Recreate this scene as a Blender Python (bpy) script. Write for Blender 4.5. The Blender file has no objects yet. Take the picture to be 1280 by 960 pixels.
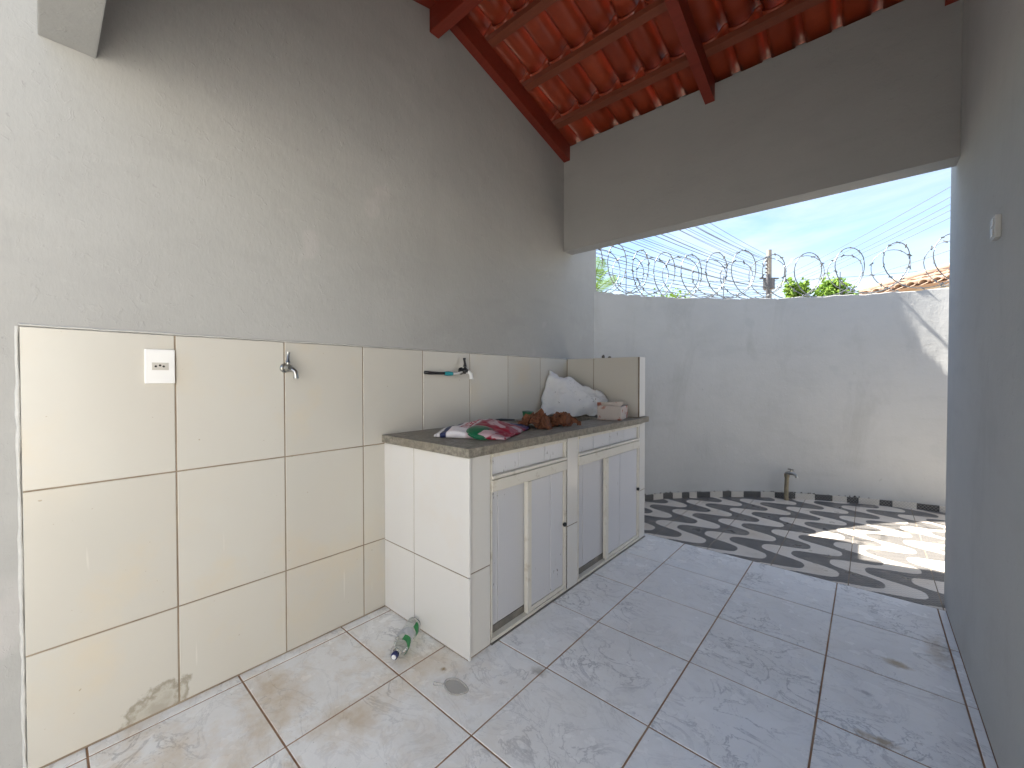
import bpy, bmesh, math, random
from mathutils import Vector, Matrix, noise as mnoise
R = math.radians
random.seed(7)
scene = bpy.context.scene
col = scene.collection

# ---------------------------------------------------------------- camera
cd = bpy.data.cameras.new('camera'); cam = bpy.data.objects.new('camera', cd); col.objects.link(cam)
cd.sensor_width = 36.0; cd.lens = 14.4; cd.clip_start = 0.02; cd.clip_end = 900
cam.location = (0, 0, 1.091); cam.rotation_euler = (R(90 - 0.895), 0, R(41.06))
scene.camera = cam

# ---------------------------------------------------------------- light
SUN_TRAVEL = Vector((1.40, 0.36, -1.81)).normalized()
sun_el = math.asin(-SUN_TRAVEL.z)
sun_az = math.atan2(-SUN_TRAVEL.x, -SUN_TRAVEL.y)       # clockwise from +Y
sd = bpy.data.lights.new('sun', 'SUN'); sun = bpy.data.objects.new('sun', sd); col.objects.link(sun)
sd.energy = 4.4; sd.angle = R(0.6); sd.color = (1.0, 0.94, 0.84)
sun.rotation_euler = SUN_TRAVEL.to_track_quat('-Z', 'Y').to_euler(); sun.location = (-6, -3, 9)

world = bpy.data.worlds.new('World'); scene.world = world; world.use_nodes = True
wn = world.node_tree; wn.nodes.clear()
def wnode(t, **kw):
    n = wn.nodes.new(t)
    for k, v in kw.items(): setattr(n, k, v)
    return n
w_out = wnode('ShaderNodeOutputWorld'); w_bg = wnode('ShaderNodeBackground')
w_sky = wnode('ShaderNodeTexSky', sky_type='NISHITA', sun_disc=False)
w_sky.sun_elevation = sun_el; w_sky.sun_rotation = sun_az; w_sky.air_density = 1.0; w_sky.dust_density = 0.2; w_sky.ozone_density = 1.9
w_tc = wnode('ShaderNodeTexCoord'); w_map = wnode('ShaderNodeMapping'); w_map.inputs['Scale'].default_value = (1.6, 1.0, 4.6)
w_map.inputs['Rotation'].default_value = (0.25, 0.2, 0.5)
w_noi = wnode('ShaderNodeTexNoise'); w_noi.inputs['Scale'].default_value = 1.7; w_noi.inputs['Detail'].default_value = 7; w_noi.inputs['Roughness'].default_value = 0.58; w_noi.inputs['Distortion'].default_value = 0.5
w_ramp = wnode('ShaderNodeMapRange'); w_ramp.inputs['From Min'].default_value = 0.40; w_ramp.inputs['From Max'].default_value = 0.74; w_ramp.inputs['To Max'].default_value = 0.85
w_mix = wnode('ShaderNodeMix', data_type='RGBA'); w_mix.inputs['B'].default_value = (3.6, 3.75, 3.9, 1)
L = wn.links.new
L(w_tc.outputs['Generated'], w_map.inputs['Vector']); L(w_map.outputs[0], w_noi.inputs['Vector'])
L(w_noi.outputs[0], w_ramp.inputs['Value']); L(w_ramp.outputs[0], w_mix.inputs['Factor'])
L(w_sky.outputs[0], w_mix.inputs['A']); L(w_mix.outputs['Result'], w_bg.inputs['Color']); L(w_bg.outputs[0], w_out.inputs['Surface'])
w_bg.inputs['Strength'].default_value = 0.056

scene.view_settings.view_transform = 'Standard'; scene.view_settings.look = 'None'
scene.view_settings.exposure = 2.58; scene.view_settings.gamma = 1.0; scene.view_settings.use_curve_mapping = False
scene.render.engine = 'CYCLES'
scene.cycles.use_denoising = True
scene.cycles.max_bounces = 9; scene.cycles.diffuse_bounces = 5; scene.cycles.transparent_max_bounces = 12
scene.cycles.sample_clamp_indirect = 6.0

# ================================================================ material helpers
class NT:
    def __init__(s, name, rough=0.6, spec=0.4):
        s.m = bpy.data.materials.new(name); s.m.use_nodes = True
        s.t = s.m.node_tree; s.b = s.t.nodes['Principled BSDF']
        s.b.inputs['Roughness'].default_value = rough; s.b.inputs['Specular IOR Level'].default_value = spec
        s.pos = s.n('ShaderNodeNewGeometry').outputs['Position']
    def n(s, t, **kw):
        n = s.t.nodes.new(t)
        for k, v in kw.items(): setattr(n, k, v)
        return n
    def l(s, a, b): s.t.links.new(a, b)
    def setin(s, sock, v):
        if isinstance(v, bpy.types.NodeSocket): s.l(v, sock)
        else: sock.default_value = v
    def math(s, op, a, b=0.0, c=0.0, clamp=False):
        n = s.n('ShaderNodeMath', operation=op, use_clamp=clamp)
        s.setin(n.inputs[0], a); s.setin(n.inputs[1], b); s.setin(n.inputs[2], c); return n.outputs[0]
    def noise(s, scale, detail=4, rough=0.55, vec=None, dist=0.0, stretch=None):
        n = s.n('ShaderNodeTexNoise'); n.inputs['Scale'].default_value = scale; n.inputs['Detail'].default_value = detail
        n.inputs['Roughness'].default_value = rough; n.inputs['Distortion'].default_value = dist
        v = vec or s.pos
        if stretch:
            mp = s.n('ShaderNodeMapping'); mp.inputs['Scale'].default_value = stretch; s.l(v, mp.inputs['Vector']); v = mp.outputs[0]
        s.l(v, n.inputs['Vector']); return n.outputs[0]
    def rng(s, v, a, b, c=0.0, d=1.0, smooth=False):
        n = s.n('ShaderNodeMapRange'); n.interpolation_type = 'SMOOTHSTEP' if smooth else 'LINEAR'
        s.l(v, n.inputs['Value'])
        for k, x in zip(('From Min', 'From Max', 'To Min', 'To Max'), (a, b, c, d)): n.inputs[k].default_value = x
        return n.outputs[0]
    def mix(s, f, a, b, mode='MIX'):
        n = s.n('ShaderNodeMix', data_type='RGBA', blend_type=mode)
        s.setin(n.inputs['Factor'], f)
        for k, v in (('A', a), ('B', b)):
            if isinstance(v, bpy.types.NodeSocket): s.l(v, n.inputs[k])
            else: n.inputs[k].default_value = (v[0], v[1], v[2], 1)
        return n.outputs['Result']
    def xyz(s, v=None):
        n = s.n('ShaderNodeSeparateXYZ'); s.l(v or s.pos, n.inputs[0]); return n.outputs
    def color(s, c): 
        if isinstance(c, bpy.types.NodeSocket): s.l(c, s.b.inputs['Base Color'])
        else: s.b.inputs['Base Color'].default_value = (c[0], c[1], c[2], 1)
        return s
    def rough(s, r): s.setin(s.b.inputs['Roughness'], r); return s
    def bump(s, h, strength=0.2, dist=0.01, prev=None):
        n = s.n('ShaderNodeBump'); n.inputs['Strength'].default_value = strength; n.inputs['Distance'].default_value = dist
        s.l(h, n.inputs['Height'])
        if prev: s.l(prev, n.inputs['Normal'])
        s.l(n.outputs[0], s.b.inputs['Normal']); return n.outputs[0]
    def rand(s): return s.n('ShaderNodeObjectInfo').outputs['Random']

def simple(name, c, rough=0.6, metal=0.0, var=0.12, scale=20, bump=0.0, spec=0.4):
    k = NT(name, rough, spec); f = k.noise(scale, 4)
    d = tuple(x * (1 - var * 2) for x in c); k.color(k.mix(f, d, tuple(min(1, x * (1 + var)) for x in c)))
    k.b.inputs['Metallic'].default_value = metal
    if bump: k.bump(k.noise(scale * 4, 3), bump, 0.004)
    return k.m

def plaster(name, c, patch=(0.50, 0.475, 0.47), blot=0.35, streak=True):
    k = NT(name, 0.88, 0.12)
    big = k.noise(1.3, 5, 0.6); base = k.mix(k.rng(big, 0.3, 0.7), tuple(x * 0.95 for x in c), tuple(min(1, x * 1.04) for x in c))
    # touched-up paint spots with a shape of their own
    pn = k.noise(3.1, 2, 0.4); spots = k.rng(pn, 0.69, 0.73, 0, blot, True)
    base = k.mix(spots, base, patch)
    if streak:
        sn = k.noise(2.4, 5, 0.6, stretch=(1.0, 1.0, 3.0)); base = k.mix(k.rng(sn, 0.52, 0.70, 0, 0.32), base, tuple(x * 0.84 for x in c))
        wn_ = k.noise(1.7, 6, 0.7, stretch=(1.0, 1.0, 0.35), dist=0.8); base = k.mix(k.rng(wn_, 0.54, 0.70, 0, 0.25), base, tuple(min(1, x * 1.14) for x in c))
        dn = k.noise(55, 2, 0.5); base = k.mix(k.rng(dn, 0.74, 0.78, 0, 0.35), base, tuple(x * 0.55 for x in c))
    k.color(base)
    # brush marks, fine grain and slow hand-trowelled waves
    h1 = k.noise(90, 3, 0.6, stretch=(1, 1, 0.35)); b1 = k.bump(h1, 0.22, 0.004)
    b2 = k.bump(k.noise(9, 4, 0.55), 0.30, 0.012, b1)
    b3 = k.bump(k.rng(k.noise(26, 3, 0.6, dist=1.5), 0.60, 0.72), 0.25, 0.003, b2)
    return k.m

M = {}
M['paint'] = plaster('grey_wall_paint', (0.385, 0.385, 0.374))
M['paint_yard'] = plaster('pale_yard_paint', (0.47, 0.475, 0.47), patch=(0.41, 0.42, 0.42), blot=0.5)
def add_wear(mat, amt):
    t = mat.node_tree; b = t.nodes['Principled BSDF']; src = b.inputs['Base Color'].links[0].from_socket
    g = t.nodes.new('ShaderNodeNewGeometry').outputs['Position']
    def nz(scale, det, st, dist=0.0):
        mp = t.nodes.new('ShaderNodeMapping'); mp.inputs['Scale'].default_value = st; t.links.new(g, mp.inputs['Vector'])
        n = t.nodes.new('ShaderNodeTexNoise'); n.inputs['Scale'].default_value = scale; n.inputs['Detail'].default_value = det; n.inputs['Roughness'].default_value = 0.68; n.inputs['Distortion'].default_value = dist
        t.links.new(mp.outputs[0], n.inputs['Vector']); return n.outputs[0]
    def lay(src, n, a, c_, f, col_):
        r = t.nodes.new('ShaderNodeMapRange'); t.links.new(n, r.inputs['Value']); r.inputs['From Min'].default_value = a; r.inputs['From Max'].default_value = c_; r.inputs['To Max'].default_value = f
        m = t.nodes.new('ShaderNodeMix'); m.data_type = 'RGBA'; t.links.new(r.outputs[0], m.inputs['Factor']); t.links.new(src, m.inputs['A']); m.inputs['B'].default_value = (*col_, 1); return m.outputs['Result']
    src = lay(src, nz(1.4, 7, (1.0, 1.0, 1.8), 1.2), 0.50, 0.62, 0.40*amt, (0.50, 0.50, 0.49))
    src = lay(src, nz(2.1, 8, (1.2, 1.2, 0.45), 0.6), 0.54, 0.70, 0.45*amt, (0.27, 0.265, 0.255))
    src = lay(src, nz(9.0, 6, (1.0, 1.0, 2.6), 0.8), 0.62, 0.70, 0.40*amt, (0.56, 0.55, 0.53))
    src = lay(src, nz(24.0, 3, (1.0, 1.0, 0.7)), 0.70, 0.74, 0.40*amt, (0.20, 0.19, 0.18))
    t.links.new(src, b.inputs['Base Color'])
add_wear(M['paint_yard'], 0.6); add_wear(M['paint'], 0.30)
M['paint_side'] = plaster('lightened_side_wall_paint', (0.50, 0.51, 0.50), patch=(0.44, 0.45, 0.45), blot=0.3); add_wear(M['paint_side'], 0.45)  # same grey paint, colour raised to make up for light missing on this wall
M['paint_warm'] = plaster('warm_bounce_paint', (0.78, 0.765, 0.735))  # bright warm colour chosen so the unseen yard walls bounce sunlight
M['paint_beam'] = plaster('beam_paint', (0.385, 0.385, 0.374), blot=0.1)

# --- cream wall tile
k = NT('cream_wall_tile', 0.22, 0.5)
rnd = k.rand(); x, y, z = k.xyz()
c = k.mix(rnd, (0.515, 0.497, 0.447), (0.555, 0.54, 0.492))
c = k.mix(k.rng(k.noise(2.6, 3), 0.35, 0.7, 0, 0.5), c, (0.53, 0.495, 0.44))
grime = k.math('MULTIPLY', k.rng(k.noise(4.5, 5, 0.62), 0.50, 0.68), k.rng(k.noise(1.1, 2), 0.40, 0.60)); c = k.mix(k.math('MULTIPLY', grime, 0.26), c, (0.62, 0.50, 0.32))
scr = k.noise(30, 2, 0.5, stretch=(1, 1.6, 0.10)); c = k.mix(k.rng(scr, 0.74, 0.78, 0, 0.25), c, (0.78, 0.75, 0.70))
# damp tide mark at the foot of the panel
dy = k.math('DIVIDE', k.math('SUBTRACT', y, 0.235), 0.085); dz = k.math('DIVIDE', k.math('SUBTRACT', z, k.math('MULTIPLY', k.math('SUBTRACT', y, 0.15), 0.25)), 0.068)
r_ = k.math('SQRT', k.math('ADD', k.math('MULTIPLY', dy, dy), k.math('MULTIPLY', dz, dz)))
r_ = k.math('ADD', r_, k.math('MULTIPLY', k.math('SUBTRACT', k.noise(26, 4, 0.6), 0.5), 1.7))
ring = k.math('MULTIPLY', k.rng(r_, 0.62, 0.86), k.rng(r_, 0.90, 1.12, 1, 0)); onx = k.rng(x, -1.70, -1.69, 1, 0)
core = k.rng(r_, 0.2, 0.9, 0.42, 0.0)
mould = k.math('MULTIPLY', k.math('ADD', k.math('MULTIPLY', ring, 0.62), core, clamp=True), onx)
c = k.mix(mould, c, (0.20, 0.17, 0.11))
spk = k.noise(70, 1, 0.4); c = k.mix(k.rng(spk, 0.79, 0.81, 0, 0.55), c, (0.30, 0.24, 0.16))
k.color(c); k.bump(k.noise(7, 2), 0.06, 0.01); M['wtile'] = k.m

k = NT('white_counter_tile', 0.2, 0.5); c = k.mix(k.rand(), (0.66, 0.64, 0.60), (0.69, 0.675, 0.645))
grime = k.rng(k.noise(5, 5, 0.65), 0.52, 0.78, 0, 0.22); c = k.mix(grime, c, (0.68, 0.58, 0.45))
k.color(c); M['ctile'] = k.m

def groutmat(name, a, b):
    k = NT(name, 0.9, 0.1); k.color(k.mix(k.rng(k.noise(6, 4, 0.7), 0.35, 0.65), a, b)); k.bump(k.noise(200, 2), 0.3, 0.002); return k.m
M['wgrout'] = groutmat('wall_grout', (0.20, 0.15, 0.105), (0.30, 0.245, 0.18))
M['fgrout'] = groutmat('floor_grout', (0.24, 0.125, 0.065), (0.36, 0.25, 0.17))
M['mgrout'] = groutmat('mosaic_grout', (0.20, 0.15, 0.11), (0.34, 0.29, 0.23))

# --- marbled floor tile
k = NT('marbled_floor_tile', 0.2, 0.5)
rnd = k.rand(); off = k.n('ShaderNodeVectorMath', operation='MULTIPLY_ADD')
cmb = k.n('ShaderNodeCombineXYZ'); k.l(rnd, cmb.inputs[0]); k.l(rnd, cmb.inputs[1]); k.l(rnd, cmb.inputs[2])
k.l(cmb.outputs[0], off.inputs[0]); off.inputs[1].default_value = (37.0, -53.0, 19.0); k.l(k.pos, off.inputs[2]); tp = off.outputs[0]
n1 = k.noise(5.0, 6, 0.62, tp, 1.2, stretch=(1.0, 1.5, 1.0)); v1 = k.math('ABSOLUTE', k.math('SUBTRACT', n1, 0.5)); vein = k.rng(v1, 0.0, 0.028, 1.0, 0.0, True)
n2 = k.noise(11.0, 5, 0.6, tp, 0.9); v2 = k.math('ABSOLUTE', k.math('SUBTRACT', n2, 0.52)); vein2 = k.rng(v2, 0.0, 0.016, 1.0, 0.0, True)
gate = k.rng(k.noise(3.3, 2, 0.5, tp), 0.46, 0.62)
cloud = k.rng(k.noise(7.0, 5, 0.65, tp), 0.38, 0.70)
c = k.mix(cloud, (0.81, 0.805, 0.785), (0.87, 0.865, 0.845))
c = k.mix(k.math('MULTIPLY', vein, k.math('MULTIPLY_ADD', gate, 0.52, 0.17)), c, (0.36, 0.36, 0.37))
c = k.mix(k.math('MULTIPLY', vein2, k.math('MULTIPLY_ADD', gate, 0.42, 0.05)), c, (0.42, 0.42, 0.43))
hi = k.rng(k.math('ABSOLUTE', k.math('SUBTRACT', k.noise(14, 4, 0.6, tp, 1.0), 0.47)), 0.0, 0.014, 0.5, 0.0); c = k.mix(hi, c, (0.88, 0.88, 0.87))
sm = k.rng(k.noise(2.2, 6, 0.72), 0.50, 0.72, 0, 0.28); c = k.mix(sm, c, (0.52, 0.49, 0.44))
# rusty water stains: patches spread from the corner by the wall and by single spots
x, y, z = k.xyz()
reg = k.math('MULTIPLY', k.rng(x, -0.55, -1.25, 0, 1), k.rng(y, 1.6, 0.7, 0.15, 1))
st = k.math('MULTIPLY', k.rng(k.noise(3.4, 6, 0.66), 0.44, 0.66), reg); c = k.mix(k.math('MULTIPLY', st, 0.75), c, (0.56, 0.43, 0.27))
def spot(cx, cy, sx, sy, amt, colr, c):
    a = k.math('DIVIDE', k.math('SUBTRACT', x, cx), sx); b = k.math('DIVIDE', k.math('SUBTRACT', y, cy), sy)
    r = k.math('ADD', k.math('SQRT', k.math('ADD', k.math('MULTIPLY', a, a), k.math('MULTIPLY', b, b))), k.math('MULTIPLY', k.math('SUBTRACT', k.noise(28, 4, 0.65), 0.5), 1.8))
    return k.mix(k.rng(r, 0.25, 1.0, amt, 0.0), c, colr)
c = spot(0.09, 2.13, 0.05, 0.03, 0.85, (0.42, 0.33, 0.20), c)
c = spot(0.03, 1.64, 0.07, 0.022, 0.9, (0.36, 0.27, 0.15), c)
c = spot(-0.91, 1.20, 0.035, 0.03, 0.7, (0.33, 0.30, 0.26), c)
c = spot(-1.19, 0.975, 0.016, 0.013, 1.0, (0.30, 0.20, 0.08), c)
c = spot(0.0, 1.86, 0.03, 0.014, 0.7, (0.33, 0.33, 0.34), c)
c = spot(-1.12, 0.45, 0.16, 0.03, 0.55, (0.52, 0.36, 0.17), c)
c = spot(0.22, 2.33, 0.05, 0.16, 0.6, (0.44, 0.36, 0.27), c)
c = k.mix(k.rng(k.noise(85, 1, 0.4), 0.78, 0.80, 0, 0.5), c, (0.25, 0.22, 0.18))
k.color(c); k.rough(k.rng(k.noise(5, 4, 0.6), 0.3, 0.7, 0.13, 0.34))
k.bump(k.noise(16, 4, 0.6, tp, 1.0), 0.10, 0.004); M['ftile'] = k.m

# --- wave-print patio tile (flat print on ceramic)
k = NT('wave_print_tile', 0.35, 0.4); x, y, z = k.xyz()
ph = k.math('MULTIPLY', k.math('SUBTRACT', y, 3.408), 2 * math.pi / 0.3450)
s1 = k.math('COSINE', ph); s3 = k.math('COSINE', k.math('MULTIPLY', ph, 3.0))
S = k.math('MULTIPLY', k.math('TANH', k.math('MULTIPLY', s1, 1.7)), 1.07)
wob = k.math('MULTIPLY', k.math('SUBTRACT', k.noise(60, 2), 0.5), 0.008)
u = k.math('ADD', k.math('ADD', x, 0.742), k.math('MULTIPLY', S, 0.120)); u = k.math('ADD', u, wob)
fr = k.math('FRACT', k.math('ADD', k.math('DIVIDE', u, 0.3480), 20.0))
e1 = k.rng(fr, 0.0, 0.012); e2 = k.rng(fr, 0.455, 0.467, 1, 0)
white = k.math('MULTIPLY', e1, e2)
wc = k.mix(k.noise(4, 4), (0.66, 0.58, 0.48), (0.76, 0.71, 0.64)); wc = k.mix(k.rng(k.noise(2.5, 3), 0.5, 0.7, 0, 0.5), wc, (0.62, 0.50, 0.37))
bc = k.mix(k.noise(5, 4), (0.07, 0.07, 0.074), (0.14, 0.133, 0.125))
c = k.mix(white, bc, wc)
# the printed joints between the little stones of the pattern
d1 = k.math('FRACT', k.math('MULTIPLY', k.math('ADD', x, k.math('MULTIPLY', y, 1.0)), 38.0)); d2 = k.math('FRACT', k.math('MULTIPLY', k.math('SUBTRACT', x, k.math('MULTIPLY', y, 1.0)), 38.0))
ln = k.math('MAXIMUM', k.rng(d1, 0.86, 0.92), k.rng(d2, 0.86, 0.92)); c = k.mix(k.math('MULTIPLY', ln, 0.60), c, (0.36, 0.33, 0.30))
st = k.rng(k.noise(7, 5, 0.65, dist=0.5), 0.58, 0.72, 0, 0.5); c = k.mix(st, c, (0.42, 0.36, 0.29))
k.color(c); k.rough(k.rng(k.noise(8, 3), 0.3, 0.7, 0.25, 0.5)); k.bump(ln, -0.2, 0.001); M['mosaic'] = k.m
def skirtmat(name, c0, c1):
    k = NT(name, 0.4, 0.4); x, y, z = k.xyz(); a = k.math('ADD', x, k.math('MULTIPLY', y, 0.6))
    d1 = k.math('FRACT', k.math('MULTIPLY', k.math('ADD', a, z), 40.0)); d2 = k.math('FRACT', k.math('MULTIPLY', k.math('SUBTRACT', a, z), 40.0))
    ln = k.math('MAXIMUM', k.rng(d1, 0.84, 0.90), k.rng(d2, 0.84, 0.90))
    k.color(k.mix(k.math('MULTIPLY', ln, 0.7), k.mix(k.noise(9), c0, c1), (0.30, 0.29, 0.28))); return k.m
M['sk_b'] = skirtmat('dark_skirting', (0.03, 0.032, 0.036), (0.06, 0.06, 0.06)); M['sk_w'] = skirtmat('pale_skirting', (0.52, 0.48, 0.42), (0.62, 0.60, 0.56))

# --- roof
k = NT('red_glazed_roof_tile', 0.38, 0.45); c = k.mix(k.rand(), (0.29, 0.042, 0.015), (0.42, 0.068, 0.024))
c = k.mix(k.rng(k.noise(9, 4, 0.6), 0.4, 0.7, 0, 0.5), c, (0.19, 0.026, 0.014)); k.color(c); k.rough(k.rng(k.noise(14, 3), 0.3, 0.7, 0.28, 0.5)); k.bump(k.noise(60, 3), 0.12, 0.003); M['rtile'] = k.m
k = NT('red_painted_wood', 0.5, 0.35); g = k.noise(5, 5, 0.65, stretch=(1, 12, 12)); c = k.mix(g, (0.16, 0.022, 0.012), (0.27, 0.040, 0.022))
k.color(c); k.bump(g, 0.2, 0.004); M['rwood'] = k.m
k = NT('red_brown_batten', 0.6, 0.3); g = k.noise(5, 5, 0.65, stretch=(2, 12, 12)); c = k.mix(g, (0.17, 0.046, 0.024), (0.28, 0.078, 0.043)); k.color(c); k.bump(g, 0.25, 0.004); M['batten'] = k.m

# --- counter
k = NT('granite_concrete_slab', 0.48, 0.4); g = k.noise(42, 6, 0.8); c = k.mix(k.rng(g, 0.33, 0.67), (0.10, 0.09, 0.07), (0.36, 0.33, 0.27))
c = k.mix(k.rng(k.noise(6, 4), 0.42, 0.66, 0, 0.55), c, (0.20, 0.165, 0.12)); k.color(c); k.bump(g, 0.2, 0.003); M['slab'] = k.m
k = NT('cream_aluminium_frame', 0.42, 0.5); c = k.mix(k.noise(6, 4), (0.66, 0.62, 0.53), (0.74, 0.71, 0.64)); c = k.mix(k.rng(k.noise(16, 5, 0.7), 0.55, 0.72, 0, 0.6), c, (0.42, 0.35, 0.25)); k.color(c); M['alu'] = k.m
k = NT('white_ribbed_pvc', 0.35, 0.4); x, y, z = k.xyz(); c = k.mix(k.rand(), (0.60, 0.60, 0.62), (0.68, 0.68, 0.70))
ribs = k.math('FRACT', k.math('MULTIPLY', y, 82.0)); rl = k.rng(ribs, 0.0, 0.18, 1, 0); c = k.mix(k.math('MULTIPLY', rl, 0.13), c, (0.42, 0.41, 0.43))
chip = k.math('MULTIPLY', k.rng(k.noise(32, 4, 0.6, stretch=(1, 1.5, 0.55)), 0.635, 0.66), k.rng(k.noise(3.1, 2), 0.53, 0.60)); c = k.mix(k.math('MULTIPLY', chip, 0.9), c, (0.10, 0.08, 0.07)); k.color(c); k.bump(rl, -0.3, 0.0015); M['pvc'] = k.m
M['track'] = simple('dirty_track_metal', (0.30, 0.28, 0.25), 0.5, 0.6, 0.25, 30)
M['dark'] = simple('recess_shade_dark', (0.03, 0.028, 0.026), 0.8)  # near-black colour standing in for shade in gaps, pin holes and cabinet
M['black'] = simple('black_plastic', (0.018, 0.018, 0.02), 0.35)
M['white'] = simple('white_plastic', (0.78, 0.78, 0.77), 0.3, var=0.03)
M['beige'] = simple('aged_beige_plastic', (0.52, 0.50, 0.46), 0.4, var=0.08)
M['chrome'] = simple('worn_chrome', (0.42, 0.42, 0.40), 0.28, 1.0, 0.2, 40)
M['teal'] = simple('teal_plastic', (0.03, 0.30, 0.34), 0.35)
M['pipe'] = simple('weathered_pipe', (0.30, 0.26, 0.18), 0.6, 0.2, 0.25, 40, 0.2)
M['wire'] = simple('galvanised_wire', (0.20, 0.21, 0.22), 0.45, 0.8, 0.2, 30)
M['cable'] = simple('dark_cable', (0.10, 0.11, 0.125), 0.6)
M['concrete'] = simple('pole_concrete', (0.30, 0.28, 0.25), 0.85, 0, 0.2, 8, 0.2)
M['insul'] = simple('insulator_grey', (0.10, 0.10, 0.11), 0.5)
M['caulk'] = simple('white_caulk', (0.56, 0.56, 0.54), 0.8, 0, 0.1, 40, 0.5)
M['trunk'] = simple('bark', (0.11, 0.08, 0.055), 0.9, 0, 0.3, 14, 0.4)
M['clay'] = None
k = NT('weathered_clay_tile', 0.85, 0.15); c = k.mix(k.rand(), (0.27, 0.175, 0.125), (0.38, 0.27, 0.205)); c = k.mix(k.rng(k.noise(14, 5, 0.7), 0.50, 0.68, 0, 0.7), c, (0.15, 0.12, 0.10)); k.color(c); k.bump(k.noise(40, 3), 0.3, 0.01); M['clay'] = k.m
def leafmat(name, a, b):
    k = NT(name, 0.5, 0.3); c = k.mix(k.rng(k.noise(5, 2), 0.3, 0.7), a, b); k.color(c)
    tr = k.n('ShaderNodeBsdfTranslucent'); k.l(c, tr.inputs['Color']); ms = k.n('ShaderNodeMixShader'); ms.inputs[0].default_value = 0.4
    k.l(k.b.outputs[0], ms.inputs[1]); k.l(tr.outputs[0], ms.inputs[2]); k.l(ms.outputs[0], k.t.nodes['Material Output'].inputs['Surface']); return k.m
M['leaf'] = leafmat('bright_leaf', (0.09, 0.19, 0.025), (0.24, 0.36, 0.07)); M['palm'] = leafmat('palm_leaf', (0.07, 0.15, 0.025), (0.14, 0.22, 0.04))
M['ground'] = simple('dusty_ground', (0.30, 0.25, 0.19), 0.95, 0, 0.15, 0.8, 0.3)
M['yardfloor'] = simple('pale_yard_concrete', (0.44, 0.425, 0.40), 0.85, 0, 0.08, 3, 0.2)
M['house2'] = plaster('neighbour_plaster', (0.55, 0.50, 0.42))
def glassy(name, c, rough=0.06):
    k = NT(name, rough, 0.5); k.color(c); k.b.inputs['Transmission Weight'].default_value = 1.0; k.b.inputs['IOR'].default_value = 1.12; return k.m
M['pet'] = glassy('clear_plastic', (0.92, 0.95, 0.93)); k = NT('dull_clear_plastic', 0.3, 0.5); k.color((0.55, 0.53, 0.49)); k.b.inputs['Alpha'].default_value = 0.38; M['film'] = k.m
M['glabel'] = simple('green_bottle_label', (0.02, 0.26, 0.07), 0.35, 0, 0.25, 40)
M['slabel'] = simple('silver_bottle_label', (0.50, 0.52, 0.55), 0.4, 0, 0.2, 60)
M['navy'] = simple('navy_cap', (0.012, 0.02, 0.10), 0.35)
M['green'] = simple('green_plastic', (0.006, 0.13, 0.055), 0.3)
M['leafbrown'] = simple('brown_dry_paper', (0.20, 0.075, 0.034), 0.75, 0, 0.45, 22, 0.4)
M['redink'] = simple('red_print', (0.42, 0.02, 0.05), 0.4)
M['debris'] = simple('grey_debris', (0.12, 0.11, 0.10), 0.9)
# printed bag: coordinates in the bag's own space
k = NT('printed_bag', 0.35, 0.4); tcn = k.n('ShaderNodeTexCoord'); bx_, by_, bz_ = k.xyz(tcn.outputs['Object'])
def band(a, b, soft=0.004): return k.math('MULTIPLY', k.rng(bx_, a, a + soft), k.rng(bx_, b - soft, b, 1, 0))
c = k.mix(k.noise(12), (0.66, 0.63, 0.64), (0.74, 0.71, 0.72))
c = k.mix(band(0.032, 0.066), c, (0.02, 0.028, 0.09)); c = k.mix(band(0.012, 0.018), c, (0.02, 0.028, 0.09))
swirl = k.rng(k.noise(9, 2, 0.4, tcn.outputs['Object'], 1.2), 0.52, 0.57)
rest = k.mix(swirl, (0.30, 0.010, 0.035), (0.50, 0.36, 0.38)); rest = k.mix(k.rng(by_, 0.30, 0.36), rest, (0.02, 0.03, 0.12))
c = k.mix(k.rng(bx_, 0.150, 0.165), c, rest); k.color(c); M['bag'] = k.m
k = NT('white_woven_sack', 0.6, 0.3); c = k.mix(k.noise(10), (0.62, 0.63, 0.65), (0.74, 0.75, 0.76)); c = k.mix(k.rng(k.noise(38, 3, 0.6), 0.68, 0.72), c, (0.06, 0.055, 0.05)); k.color(c); M['sack'] = k.m
k = NT('stained_carton', 0.8, 0.2); c = k.mix(k.noise(7), (0.44, 0.38, 0.34), (0.56, 0.50, 0.46)); c = k.mix(k.rng(k.noise(16, 3), 0.56, 0.64), c, (0.36, 0.13, 0.09)); k.color(c); M['carton'] = k.m

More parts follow.
